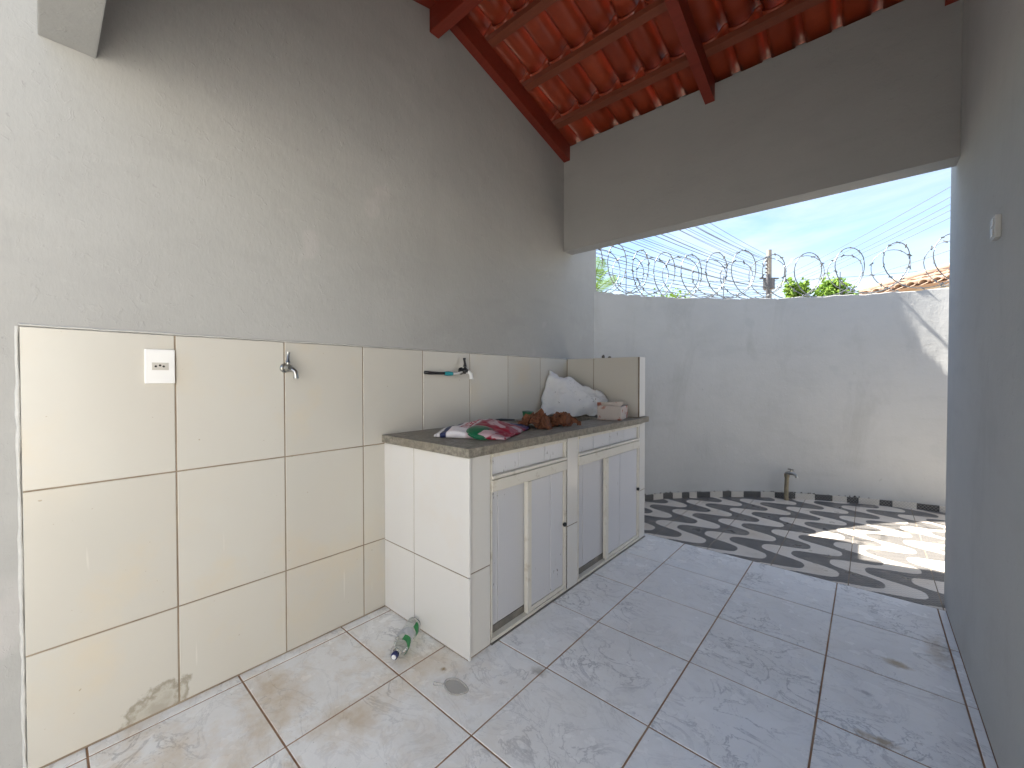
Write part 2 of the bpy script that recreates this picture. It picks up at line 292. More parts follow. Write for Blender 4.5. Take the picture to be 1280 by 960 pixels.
# ================================================================ mesh helpers
WL = {}
def _link(o, parent=None, loc=None):
    col.objects.link(o)
    w = Vector(loc) if loc is not None else Vector((0, 0, 0)); o.location = w; WL[o.name] = w
    if parent is not None:
        o.parent = parent; o.matrix_parent_inverse = Matrix.Translation(-WL[parent.name])
        # parents carry translation only, so this undoes every ancestor's offset
    return o
def tag(o, label=None, cat=None, group=None, kind=None):
    if label: o['label'] = label
    if cat: o['category'] = cat
    if group: o['group'] = group
    if kind: o['kind'] = kind
    return o
def empty(name, loc, label, cat, group=None):
    o = bpy.data.objects.new(name, None); o.empty_display_size = 0.1; _link(o, None, loc); return tag(o, label, cat, group)
class MB:
    def __init__(s): s.v = []; s.f = []; s.sm = []
    def add(s, vs, fs, smooth=False):
        b = len(s.v); s.v += [tuple(v) for v in vs]; s.f += [tuple(b + i for i in f) for f in fs]; s.sm += [smooth] * len(fs); return s
    def box(s, x0, x1, y0, y1, z0, z1, bev=0.0):
        if bev <= 0:
            return s.add([(x0,y0,z0),(x1,y0,z0),(x1,y1,z0),(x0,y1,z0),(x0,y0,z1),(x1,y0,z1),(x1,y1,z1),(x0,y1,z1)],
                  [(0,3,2,1),(4,5,6,7),(0,1,5,4),(1,2,6,5),(2,3,7,6),(3,0,4,7)])
        bm = bmesh.new(); bmesh.ops.create_cube(bm, size=1.0)
        for v in bm.verts: v.co = Vector(((x0+x1)/2 + v.co.x*(x1-x0), (y0+y1)/2 + v.co.y*(y1-y0), (z0+z1)/2 + v.co.z*(z1-z0)))
        bmesh.ops.bevel(bm, geom=bm.edges[:], offset=bev, segments=2, profile=0.6, affect='EDGES')
        bm.verts.index_update(); s.add([v.co[:] for v in bm.verts], [[v.index for v in f.verts] for f in bm.faces]); bm.free(); return s
    def tube(s, pts, r, n=8, closed=False, caps=True):
        pts = [Vector(p) for p in pts]; m = len(pts); rs = r if isinstance(r, (list, tuple)) else [r] * m
        vs = []; up = None
        for i, p in enumerate(pts):
            if closed: d = pts[(i+1) % m] - pts[i-1]
            else: d = pts[min(i+1, m-1)] - pts[max(i-1, 0)]
            d.normalize()
            if up is None: up = Vector((0,0,1)) if abs(d.z) < 0.9 else Vector((1,0,0))
            a = d.cross(up)
            if a.length < 1e-5: a = d.orthogonal()
            a.normalize(); b = a.cross(d).normalized(); up = b
            for j in range(n):
                t = 2*math.pi*j/n; vs.append(p + (a*math.cos(t) + b*math.sin(t)) * rs[i])
        fs = []
        for i in range(m if closed else m-1):
            for j in range(n):
                i2 = (i+1) % m; fs.append((i*n+j, i*n+(j+1)%n, i2*n+(j+1)%n, i2*n+j))
        s.add(vs, fs, True)
        if caps and not closed:
            s.add(vs[:n], [tuple(range(n))[::-1]]); s.add(vs[-n:], [tuple(range(n))])
        return s
    def lathe(s, prof, o, axis, n=20, capend=True):
        """prof: list of (t along axis, radius)"""
        o = Vector(o); ax = Vector(axis).normalized(); return s.tube([o + ax*t for t, _ in prof], [max(r, 1e-4) for _, r in prof], n, caps=capend)
    def prism(s, poly, axis, a, b):
        """poly in the two other axes, extruded from a to b along axis"""
        def P(u, v, w): return {'x': (w,u,v), 'y': (u,w,v), 'z': (u,v,w)}[axis]
        n = len(poly); vs = [P(u,v,a) for u,v in poly] + [P(u,v,b) for u,v in poly]
        return s.add(vs, [tuple(range(n))[::-1], tuple(range(n, 2*n))] + [(i,(i+1)%n,n+(i+1)%n,n+i) for i in range(n)])
    def mesh(s, name, mat):
        me = bpy.data.meshes.new(name); me.from_pydata(s.v, [], s.f)
        me.polygons.foreach_set('use_smooth', s.sm)
        if mat: me.materials.append(mat)
        bm = bmesh.new(); bm.from_mesh(me); bmesh.ops.recalc_face_normals(bm, faces=bm.faces[:]); bm.to_mesh(me); bm.free()
        return me
    def build(s, name, mat, parent=None, loc=None):
        return _link(bpy.data.objects.new(name, s.mesh(name, mat)), parent, loc)
def mesh_box(w, d, h, ch=0.0015, axis='z'):
    """cheap tile with a chamfered face; centre at its back, face towards +axis"""
    def q(hw, hd, t): return [(-hw,-hd,t),(hw,-hd,t),(hw,hd,t),(-hw,hd,t)]
    vs = q(w/2, d/2, 0) + q(w/2, d/2, h-ch) + q(w/2-ch, d/2-ch, h)
    fs = [(0,3,2,1)] + [(i,(i+1)%4,4+(i+1)%4,4+i) for i in range(4)] + [(4+i,4+(i+1)%4,8+(i+1)%4,8+i) for i in range(4)] + [(8,9,10,11)]
    if axis == 'x': vs = [(z, x, y) for x, y, z in vs]
    elif axis == '-y': vs = [(x, -z, y) for x, y, z in vs]
    return vs, fs
CACHE = {}
def tile(name, mat, parent, c, w, d, h, axis='z', ch=0.0015):
    key = (name, mat.name, round(w,4), round(d,4), h, axis)
    if key not in CACHE:
        b = MB(); b.add(*mesh_box(w, d, h, ch, axis)); CACHE[key] = b.mesh(name, mat)
    return _link(bpy.data.objects.new(name, CACHE[key]), parent, c)

# ================================================================ the setting
MB().box(-300, 300, -300, 300, -0.6, -0.12).build('ground', M['ground'])['kind'] = 'structure'
FX0, FX1 = -1.737, 0.285
# --- tiled corridor floor
fl = MB().box(-1.75, 0.30, -0.35, 2.766, -0.11, -0.0012).build('floor', M['fgrout']); tag(fl, kind='structure')
XJ = [-1.737, -1.682, -1.289, -0.903, -0.509, -0.116, 0.256, 0.285]
YJ = [-0.31, 0.074, 0.461, 0.848, 1.234, 1.621, 2.010, 2.385, 2.766]
for i in range(len(XJ)-1):
    for j in range(len(YJ)-1):
        g = 0.0050
        x0, x1, y0, y1 = XJ[i]+g/2, XJ[i+1]-g/2, YJ[j]+g/2, YJ[j+1]-g/2
        t = tile('floor_tile', M['ftile'], fl, ((x0+x1)/2, (y0+y1)/2, -0.0045 + random.uniform(-.0006, .0006)), x1-x0, y1-y0, 0.0050)
# --- wave-print patio
CW = [(-1.83,2.72),(-1.785,2.92),(-1.712,3.09),(-1.635,3.25),(-1.545,3.41),(-1.302,3.775),(-0.80,4.26),(-0.39,4.51),(0.06,4.69),(0.47,4.79),(0.95,4.81),(1.6,4.82),(2.6,4.82),(4.15,4.82)]
def catmull(P, n=10):
    P = [Vector((*p, 0)) for p in P]; out = []
    for i in range(1, len(P)-2):
        a, b, c_, d = P[i-1:i+3]
        for j in range(n):
            t = j/n; out.append(0.5*((2*b) + (c_-a)*t + (2*a-5*b+4*c_-d)*t*t + (3*b-a-3*c_+d)*t**3))
    out.append(P[-2]); return out
curve = catmull(CW); curve.append(Vector((4.15, 4.82, 0)))
pat = MB().add([(-1.74,2.766,-.0026),(4.1,2.766,-.0026)] + [(p.x, p.y+0.03, -.0026) for p in curve[::-1]], [tuple(range(len(curve)+2))]).build('patio_floor', M['mgrout']); tag(pat, kind='structure')
def wall_y(x):
    best = 5
    for a, b in zip(curve, curve[1:]):
        if a.x <= x <= b.x and b.x > a.x: best = a.y + (b.y-a.y)*(x-a.x)/(b.x-a.x)
    return best
for i in range(-2, 9):
    x0, x1 = -1.115 + 0.348*i + 0.0022, -1.115 + 0.348*(i+1) - 0.0022
    if x0 > 1.7: continue
    j = 0
    while True:
        y0 = 2.772 + 0.345*j; y1 = y0 + 0.345 - 0.0014
        ym = max(wall_y(max(x0, -1.72)), wall_y(max(x1, -1.72)))
        if y0 > ym or x1 < -1.737: break
        xa = max(x0, -1.735)
        if y1 > wall_y(max(xa, -1.73)) - 0.004:      # cut along the curved wall
            xs = [xa + (x1-xa)*q/6 for q in range(7)]
            pts = [(xx, min(y1, wall_y(xx) + 0.01)) for xx in xs if wall_y(xx) + 0.01 > y0 + 0.003]
            if len(pts) >= 2:
                poly = [(pts[-1][0], y0), *reversed(pts), (pts[0][0], y0)]
                poly = [p for q, p in enumerate(poly) if q == 0 or (abs(p[0]-poly[q-1][0]) + abs(p[1]-poly[q-1][1])) > 1e-5]
                MB().prism(poly, 'z', -0.0062, -0.0012).build('patio_tile', M['mosaic'], pat)
        else:
            tile('patio_tile', M['mosaic'], pat, ((xa+x1)/2, (y0+y1)/2, -0.0062), x1-xa, y1-y0, 0.0050, 'z', 0.001)
        j += 1
# --- yard behind the camera
yf = MB().box(-1.75, 5.0, -7.0, -0.352, -0.11, -0.008).build('yard_floor', M['yardfloor']); tag(yf, kind='structure')

# ================================================================ walls
SL = 0.255
def zb(Y): return 2.694 + SL*(2.597 - Y) if Y >= 1.37 else 2.694 + SL*(2.597 - (2.74 - Y))   # underside of the rafters
def zr(Y): return zb(Y) + 0.115
# long wall with the tiled dado
hw = empty('house_wall', (-1.737, 1.5, 0), 'long grey plastered gable wall with a cream tiled dado behind the counter', 'wall')
MB().prism([(0.0,-0.12),(3.066,-0.12),(3.066,2.21),(2.74,2.21),(2.74,zr(2.74)-.02),(1.37,zr(1.37)-.02),(0.0,zr(0.0)-.02)], 'x', -1.887, -1.737).build('plaster', M['paint'], hw)
MB().box(-1.7371, -1.7282, -0.037, 2.615, 0.0, 1.229).build('grout_bed', M['wgrout'], hw)
YC = [-0.040, 0.290, 0.625, 0.955, 1.285, 1.615, 1.945, 2.283, 2.618]; ZR = [0.004, 0.328, 0.780, 1.231]
for i in range(8):
    for j in range(3):
        g = 0.0042; y0, y1, z0, z1 = YC[i]+g/2, YC[i+1]-g/2, ZR[j]+g/2, ZR[j+1]-g/2
        if i >= 4 and j < 2: continue          # hidden behind the counter
        tile('wall_tile', M['wtile'], hw, (-1.7345 + random.uniform(-.0005,.0005), (y0+y1)/2, (z0+z1)/2), y1-y0, z1-z0, 0.008, 'x')
# rough filler bead round the edge of the tile panel
b = MB()
pts = [(-1.7335 + random.uniform(-.001,.0015), -0.043 + random.uniform(-.001,.001), 0.02 + 1.21*i/40) for i in range(41)]
b.tube(pts, [0.0042 + random.uniform(-.0012,.0018) for _ in pts], 6)
pts = [(-1.7345, -0.04 + 2.65*i/80, 1.2335 + random.uniform(-.001,.0015)) for i in range(81)]
b.tube(pts, [0.0032 + random.uniform(-.001,.001) for _ in pts], 5)
b.build('filler_bead', M['caulk'], hw)

yw = MB().box(-1.887, -1.7373, -0.6, 0.05, -0.12, 2.95).box(-1.885, -1.7380, -7.0, -0.602, -0.12, 1.9).build('yard_wall', M['paint']); tag(yw, 'grey plastered wall running on at the left edge past the roof beam', 'wall')
rw = MB().prism([(-0.06,-0.12),(2.852,-0.12),(2.852,2.66),(2.74,2.66),(2.74,zr(2.74)-.02),(1.37,zr(1.37)-.02),(-0.06,zr(-0.06)-.02)], 'x', 0.285, 0.435)
rw.box(0.435, 4.0, -0.06, 2.85, -0.12, 2.62)
rw = rw.build('side_wall', M['paint_side']); tag(rw, 'smooth blue grey wall at the right edge with a small switch on it', 'wall')
for (y0, y1, lab) in ((2.585, 2.700, 'grey concrete lintel beam across the opening to the patio'), (0.003, 0.118, 'stub of grey beam seen from below in the upper left corner')):
    bm_ = MB().box(-1.738, 0.286, y0, y1, 2.036, 2.800, 0.004).build('lintel_beam', M['paint_beam']); MB().box(-1.737, 0.284, *((y1-.028, y1-.002) if y0 > 1 else (y0+.002, y0+.028)), 2.7995, 2.864).build('mortar_light_block', M['paint_beam'], bm_); tag(bm_, lab, 'beam', 'plastered lintel beams')  # strip behind each beam top is added to stop daylight leaking under the tiles
# curved patio wall
cw = empty('curved_wall', (-0.8, 4.26, 0), 'pale curved plastered patio wall topped with razor wire', 'wall')
TOP = 1.81
vi = []; 
def offs(i, d):
    p = curve[i]; t = (curve[min(i+1,len(curve)-1)] - curve[max(i-1,0)]).normalized(); return p + Vector((-t.y, t.x, 0))*d
n = len(curve); b = MB(); vs = []
for i in range(n):
    a = curve[i]; o_ = offs(i, 0.14); w = 0.004*math.sin(i*0.9) + 0.003*math.sin(i*2.3)
    vs += [(a.x,a.y,-.12),(a.x,a.y,TOP-.006+w),(a.x - .006*(a.x-o_.x), a.y - .006*(a.y-o_.y), TOP+w),(o_.x,o_.y,TOP-.01),(o_.x,o_.y,-.12)]
fs = [(i*5+j, (i+1)*5+j, (i+1)*5+j+1, i*5+j+1) for i in range(n-1) for j in range(4)]
b.add(vs, fs + [(0,1,2,3,4), tuple((n-1)*5+q for q in (4,3,2,1,0))], True); b.build('plaster', M['paint_yard'], cw)
# skirting strips cut from the patio tiles
L_ = [0.0]
for a, c_ in zip(curve, curve[1:]): L_.append(L_[-1] + (c_-a).length)
def at_len(s):
    for i in range(n-1):
        if L_[i+1] >= s: 
            f = (s-L_[i])/max(1e-6, L_[i+1]-L_[i]); p = curve[i].lerp(curve[i+1], f); t = (curve[i+1]-curve[i]).normalized(); return p, t
    return curve[-1], Vector((1,0,0))
s = 0.12; kk = 0
while s < 3.9:
    ln = random.uniform(0.07, 0.17); p0, _ = at_len(s+.001); p1, _ = at_len(s+ln-.001); t = (p1-p0).normalized(); nn = Vector((t.y,-t.x,0))
    h = 0.050 + random.uniform(-.003,.003); th = 0.012
    q = [p0, p1, p1+nn*th, p0+nn*th]
    MB().add([(v.x,v.y,-.001) for v in q] + [(v.x,v.y,h) for v in q], [(0,3,2,1),(4,5,6,7),(0,1,5,4),(1,2,6,5),(2,3,7,6),(3,0,4,7)]).build('skirting_tile', M['sk_b'] if kk % 2 else M['sk_w'], cw)
    s += ln; kk += 1
# crumbs of mortar on the skirting ledge
b = MB()
for i in range(70):
    p, t = at_len(random.uniform(0.3, 2.6)); nn = Vector((t.y,-t.x,0)); c_ = p + nn*random.uniform(.003,.012); r = random.uniform(.003,.009)
    vs = [(c_.x+r*random.uniform(.6,1.3), c_.y, .052),(c_.x-r, c_.y+r*.5, .052),(c_.x-r*.4, c_.y-r, .052),(c_.x, c_.y, .052+r*random.uniform(1,2.2))]
    b.add(vs, [(0,1,2),(0,1,3),(1,2,3),(2,0,3)])
o = b.build('mortar_crumbs', M['debris'], cw); o['kind'] = 'stuff'
ew = MB().box(4.001, 4.14, 2.0, 4.818, -0.12, 1.8).build('patio_end_wall', M['paint_yard']); tag(ew, 'pale plastered wall closing the patio far to the right', 'wall')
sw2 = MB().box(2.3, 2.45, -7.0, -0.061, -0.12, 3.0).build('yard_bounce_wall', M['paint_warm']); tag(sw2, 'added warm white wall, out of view, bouncing sunlight in from the right of the back yard', 'wall')  # added out of view as a sunlit reflector for the corridor
bw = MB().box(-1.73, 5.0, -7.15, -7.001, -0.12, 1.7).build('unseen_rear_wall', M['paint_warm']); tag(bw, 'unseen pale plastered wall at the back of the yard, kept low for sky light', 'wall')  # out of view; height kept low so more sky lights the corridor

# ================================================================ roof
rf = empty('tiled_roof', (-0.7, 1.37, 2.7), 'red clay tiled gable roof on red painted rafters overhead', 'roof')
for xc in (-1.709, -0.717, 0.257):
    w = 0.026
    for sgn in (1, -1):
        Y = lambda yy: yy if sgn == 1 else 2.74 - yy
        poly = [(Y(1.372), zb(1.372)), (Y(2.66), zb(2.66)), (Y(2.66), zr(2.66)), (Y(1.372), zr(1.372))]
        MB().prism(poly, 'x', xc-w, xc+w).build('rafter', M['rwood'], rf)
MB().box(-1.736, 0.284, 1.341, 1.400, 2.882, 3.045, 0.003).build('ridge_beam', M['rwood'], rf)
BY = [1.44, 1.737, 2.066, 2.405, 2.70]
for sgn in (1, -1):
    for yy in BY:
        z0 = zr(yy); y_ = yy if sgn == 1 else 2.74 - yy
        x0, x1 = -1.735, 0.284
        if abs(yy-2.70) < .01: continue
        dz = -SL*0.022*sgn
        MB().add([(x0,y_-.022,z0-dz),(x1,y_-.022,z0-dz),(x1,y_+.022,z0+dz),(x0,y_+.022,z0+dz),(x0,y_-.022,z0-dz+.03),(x1,y_-.022,z0-dz+.03),(x1,y_+.022,z0+dz+.03),(x0,y_+.022,z0+dz+.03)],
                 [(0,3,2,1),(4,5,6,7),(0,1,5,4),(1,2,6,5),(2,3,7,6),(3,0,4,7)]).build('batten', M['batten'], rf)
# one glazed tile: a broad sagging pan and a narrow raised roll, seen from below
PITCH = 0.152
prof = []
for i in range(8):
    u = i/7; prof.append((0.004 + u*0.106, 0.012 - 0.020*math.sin(math.pi*u)**0.55))
for i in range(1, 7):
    u = i/6; prof.append((0.110 + u*0.056, 0.012 + 0.034*math.sin(math.pi*u*0.9)**0.8))
LEN = 0.40
b = MB(); vs = []
rows = [(-0.03, 0.0), (0.0, 0.0), (LEN*0.5, 0.001), (LEN-0.06, 0.0)]
for v_, dz in rows:
    for (u, h) in prof: vs.append((u, v_, h + dz))
m_ = len(prof); nb = len(vs)
vs += [(x_, y_, z_ + 0.011) for x_, y_, z_ in vs]
fs = []
for r in range(len(rows)-1):
    for i in range(m_-1):
        a = r*m_+i; fs.append((a, a+1, a+m_+1, a+m_)); fs.append((nb+a, nb+a+m_, nb+a+m_+1, nb+a+1))
for i in range(m_-1):
    fs.append((i, nb+i, nb+i+1, i+1)); e = (len(rows)-1)*m_+i; fs.append((e, e+1, nb+e+1, nb+e))
for r in range(len(rows)-1):
    a = r*m_; fs.append((a, a+m_, nb+a+m_, nb+a)); a = r*m_+m_-1; fs.append((a, nb+a, nb+a+m_, a+m_))
b.add(vs, fs, True); rtm = b.mesh('roof_tile', M['rtile'])
th = math.atan(SL) - 0.050
for sgn in (1, -1):
    for r, yy in enumerate([1.40, 1.737, 2.066, 2.405]):
        for i in range(16):
            X = -1.945 + PITCH*i + 0.0
            Yp = yy if sgn == 1 else 2.74 - yy
            o = bpy.data.objects.new('roof_tile', rtm); _link(o, rf, (X if sgn == 1 else X + PITCH, Yp, zr(yy) + 0.040 + random.uniform(-.002,.002)))
            o.rotation_euler = (-th + random.uniform(-.006,.006), 0, random.uniform(-.008,.008) + (0 if sgn == 1 else math.pi))
for i in range(6):      # ridge caps
    x0 = -1.98 + i*0.42; pts = []
    bb = MB(); vs = []
    for q in range(2):
        for j in range(9):
            a = math.pi*j/8; rr = 0.105 - 0.008*q; vs.append((x0 + q*0.44, 1.37 + math.cos(a)*rr, zr(1.37) + 0.035 + math.sin(a)*rr))
    vs += [(x_, 1.37 + (y_-1.37)*1.12, z_ + 0.012) for x_, y_, z_ in vs]
    f_ = []
    for j in range(8): f_ += [(j,j+1,10+j,9+j),(18+j,27+j,28+j,19+j),(j,18+j,19+j,j+1),(9+j,10+j,28+j,27+j)]
    f_ += [(0,9,27,18),(8,26,35,17)]
    bb.add(vs, f_, True).build('ridge_cap', M['rtile'], rf)

# ================================================================ laundry counter
CX = -1.150; CY0, CY1 = 1.060, 2.712
ct = empty('laundry_counter', (-1.44, 1.9, 0), 'tiled laundry counter with concrete top and white sliding cabinet doors', 'counter')
# masonry: end block, posts, partition, plinth
b = MB().box(-1.730, CX-.0036, CY0+.0036, 1.188, 0, 0.785).box(-1.730, CX-.0036, 1.752, 1.850, 0, 0.785).box(-1.730, CX-.0036, 2.6176, 2.705, 0, 1.2285)
b.box(-1.730, -1.700, 1.19, 2.62, 0, 0.78)
b.build('masonry', M['wgrout'], ct)
MB().box(-1.699, -1.698, 1.19, 2.62, 0.0, 0.78).build('cabinet_back', M['dark'], ct)
def ctile_(axis, c_, w, h): return tile('tile', M['ctile'], ct, c_, w, h, 0.009, axis)
def end_tiles():
    for (x0, x1) in ((-1.728, -1.495), (-1.495, -1.139)):
        for (z0, z1) in ((0.003, 0.322), (0.322, 0.785)):
            ctile_('-y', ((x0+x1)/2, CY0+.0105, (z0+z1)/2), x1-x0-.004, z1-z0-.004)
end_tiles()
for (y0, y1) in ((1.0725, 1.190), (1.750, 1.852)):
    for (z0, z1) in ((0.003, 0.330), (0.330, 0.785)):
        ctile_('x', (CX-.0105, (y0+y1)/2, (z0+z1)/2), y1-y0-.004, z1-z0-.004)
for (z0, z1) in ((0.003, 0.330), (0.330, 0.787), (0.8265, 1.232)):
    ctile_('x', (CX-.0105, 2.6635, (z0+z1)/2), 0.086, z1-z0-.004)
for (x0, x1) in ((-1.724, -1.498), (-1.498, -1.161)):
    tile('tile', M['wtile'], ct, ((x0+x1)/2, 2.6235, 1.0275), x1-x0-.004, 0.404, 0.008, '-y')
# slab with a sink let into it
SX0, SX1, SY0, SY1 = -1.64, -1.34, 1.86, 2.44
b = MB(); zt, zb_ = 0.822, 0.787
for (x0, x1, y0, y1) in ((-1.726, SX0, CY0-.012, 2.614), (SX1, -1.128, CY0-.012, 2.614), (SX0, SX1, CY0-.012, SY0), (SX0, SX1, SY1, 2.614)):
    b.box(x0, x1, y0, y1, zb_, zt)
b.build('worktop', M['slab'], ct)
b = MB().box(-1.160, -1.128, 2.6145, 2.716, zb_+.004, zt+.004); b.build('worktop_end', M['slab'], ct)
b = MB().box(SX0-.02, SX0, SY0, SY1, 0.60, 0.7865).box(SX1, SX1+.02, SY0, SY1, 0.60, 0.7865).box(SX0-.02, SX1+.02, SY0-.02, SY0, 0.60, 0.7865).box(SX0-.02, SX1+.02, SY1, SY1+.02, 0.60, 0.7865).box(SX0-.02, SX1+.02, SY0-.02, SY1+.02, 0.58, 0.599)
b.build('sink_basin', M['slab'], ct)
# cabinet fronts
XF = CX - 0.004
for (y0, y1, ym, seams_l, seams_r, top_seams) in ((1.193, 1.746, 1.432, (1.262,), (1.617,), (1.385, 1.575)), (1.855, 2.618, 2.165, (1.947,), (2.351,), (2.035, 2.225, 2.415))):
    cab = MB()
    cab.box(XF-.03, XF, y0, y0+.010, 0.022, 0.785).box(XF-.03, XF, y1-.012, y1, 0.022, 0.785)      # jambs
    cab.box(XF-.03, XF+.007, y0+.004, y1-.004, 0.624, 0.672, 0.003).box(XF-.03, XF+.008, y0+.006, y1-.006, 0.7665, 0.7845, 0.004)
    cab.box(XF-.035, XF+.002, y0, y1, 0.006, 0.020)
    fr_ = cab.build('cabinet_frame', M['alu'], ct)
    MB().box(XF-.028, XF+.009, y0+.006, y1-.006, 0.6755, 0.690, 0.004).build('panel_bead', M['alu'], fr_)
    MB().box(XF-.060, XF-.004, y0+.005, y1-.005, 0.0005, 0.0055).build('door_track', M['track'], fr_)
    def planks(ya, yb, za, zb2, seams, xf, parent):
        e = [ya] + list(seams) + [yb]
        for a, c_ in zip(e, e[1:]):
            tile('plank', M['pvc'], parent, (xf-.008, (a+c_)/2, (za+zb2)/2), c_-a-.0038, zb2-za, 0.008, 'x', 0.002)
        MB().box(xf-.012, xf-.009, ya, yb, za, zb2).build('backing', M['dark'], parent)  # dark sheet that colours the plank gaps as if shaded
    planks(y0+.013, y1-.015, 0.6905, 0.766, top_seams, XF-.010, fr_)
    # far sliding door (behind) and near sliding door (in front)
    dl = MB().box(XF-.040, XF-.024, y0+.010, ym+.02, 0.012, 0.050).build('sliding_door', M['track'], ct)
    planks(y0+.011, ym+.02, 0.051, 0.640, seams_l, XF-.026, dl)
    dr = MB().box(XF-.020, XF+.002, ym, ym+.026, 0.022, 0.620).box(XF-.016, XF-.002, ym+.024, y1-.013, 0.022, 0.040).box(XF-.016, XF-.002, y1-.020, y1-.013, 0.040, 0.620).build('sliding_door', M['alu'], ct)
    planks(ym+.025, y1-.021, 0.041, 0.619, seams_r, XF-.006, dr)
    kn = MB().lathe([(0,.007),(.004,.007),(.006,.011),(.014,.010),(.016,.005)], (XF-.003, y1-.022, 0.350), (1,0,0), 12).build('lock_knob', M['black'], dr)
MB().box(CX-.030, CX+.004, 1.19, 2.71, -0.001, 0.0035).build('sill_strip', M['track'], ct)

# ================================================================ fittings on the walls
so = empty('wall_socket', (-1.7265, 0.2505, 1.127), 'white power socket plate on the top left cream tile', 'socket')
MB().box(-1.7268, -1.7175, 0.213, 0.288, 1.072, 1.182, 0.003).build('cover_plate', M['white'], so)
ins = MB().box(-1.7176, -1.7160, 0.230, 0.2715, 1.115, 1.139, 0.0006).build('socket_insert', M['beige'], so)
for yy, zz in ((0.2395, 1.127), (0.250, 1.130), (0.259, 1.127)):
    MB().lathe([(0,.0034),(.0006,.0034)], (-1.7160, yy, zz), (1,0,0), 10).build('pin_hole_shade', M['dark'], ins)  # flat dark discs; the shade of the holes is in their colour

def wall_tap(y0, z0, xw, label, body, spout, lever, axis=(1,0,0), s=1.0):
    o = empty('wall_tap', (xw, y0, z0), label, 'tap', 'taps on the tiled wall')
    MB().lathe([(0,.018*s),(.004,.018*s),(.007,.012*s)], (xw, y0, z0), axis, 14).build('flange', body, o)
    bd = MB().lathe([(.004,.010*s),(.020,.010*s),(.022,.014*s),(.042,.014*s),(.046,.009*s),(.054,.008*s)], (xw, y0, z0), axis, 14).build('body', body, o)
    p = Vector((xw + .034, y0, z0))
    MB().tube([p + Vector(q)*s for q in ((0,0,-.004),(.014,.012,-.006),(.022,.018,-.014),(.024,.020,-.030),(.024,.020,-.040))], [.010*s,.0095*s,.009*s,.009*s,.0105*s], 12).build('spout', spout, o)
    MB().tube([p + Vector(q)*s for q in ((0,0,.008),(0,0,.022))], .006*s, 10).build('stem', body, o)
    MB().tube([p + Vector(q)*s for q in ((0,0,.020),(-.002,.002,.034),(-.008,.004,.050),(-.010,.005,.062))], [.009*s,.006*s,.0055*s,.008*s], 10).build('lever', lever, o)
    return o
wall_tap(0.625, 1.128, -1.7265, 'chrome tap on the cream tiles between socket and counter', M['chrome'], M['chrome'], M['chrome'])
wall_tap(1.545, 1.128, -1.7265, 'black and white tap on the tiles above the counter', M['black'], M['white'], M['black'], s=1.15)
br = empty('scrub_brush', (-1.695, 1.36, 1.113), 'dark handled brush with teal collar lying along the tiles by the black tap', 'brush')
MB().tube([(-1.7200,1.290,1.118),(-1.704,1.300,1.116),(-1.700,1.36,1.114),(-1.697,1.405,1.113)], [.008,.009,.0075,.007], 10).build('handle', M['black'], br)
MB().tube([(-1.697,1.404,1.113),(-1.694,1.425,1.1125),(-1.690,1.452,1.112)], [.010,.013,.010], 12).build('collar', M['teal'], br)
MB().tube([(-1.690,1.451,1.112),(-1.692,1.49,1.114),(-1.700,1.53,1.122)], [.006,.006,.005], 10).build('tip', M['white'], br)
sw = empty('light_switch', (0.285, 1.86, 1.54), 'small beige surface switch box on the right wall', 'switch')
MB().box(0.272, 0.2853, 1.830, 1.884, 1.500, 1.566, 0.003).build('box', M['beige'], sw)
MB().box(0.2695, 0.2722, 1.842, 1.872, 1.536, 1.560, 0.001).build('rocker', M['beige'], sw)
MB().box(0.2695, 0.2722, 1.842, 1.872, 1.506, 1.530, 0.001).build('rocker', M['beige'], sw)
gt = empty('garden_tap', (-0.545, 4.355, 0), 'short standpipe with a small tap at the foot of the curved wall', 'tap')
MB().tube([(-0.545,4.352,-.004),(-0.545,4.352,.10),(-0.542,4.354,.215)], [.018,.0165,.016], 12).build('standpipe', M['pipe'], gt)
MB().tube([(-0.542,4.354,.205),(-0.542,4.354,.235)], .021, 12).build('collar', M['pipe'], gt)
MB().tube([(-0.55,4.354,.235),(-0.53,4.35,.242),(-0.49,4.34,.243),(-0.472,4.336,.236),(-0.468,4.334,.212)], [.014,.017,.013,.012,.012], 12).build('spout', M['chrome'], gt)
MB().tube([(-0.512,4.346,.25),(-0.512,4.346,.275)], .008, 10).tube([(-0.535,4.352,.278),(-0.489,4.340,.278)], .007, 8).build('handle', M['chrome'], gt)

# ================================================================ things on the counter
def crumple(nx, ny, fn, amp=0.006, sc=14, seed=0):
    vs = []
    for j in range(ny+1):
        for i in range(nx+1):
            p = Vector(fn(i/nx, j/ny)); q = p*sc + Vector((seed*7.3, 1.7, 0))
            p += Vector((mnoise.noise(q), mnoise.noise(q + Vector((31,0,0))), mnoise.noise(q + Vector((0,57,0)))*1.4))*amp
            q2 = q*2.3; p += Vector((.25, -.25, 1.0))*(0.28 - abs(mnoise.noise(q2 + Vector((9,3,5)))))*amp*0.9
            vs.append(p)
    fs = [(j*(nx+1)+i, j*(nx+1)+i+1, (j+1)*(nx+1)+i+1, (j+1)*(nx+1)+i) for j in range(ny) for i in range(nx)]
    return vs, fs
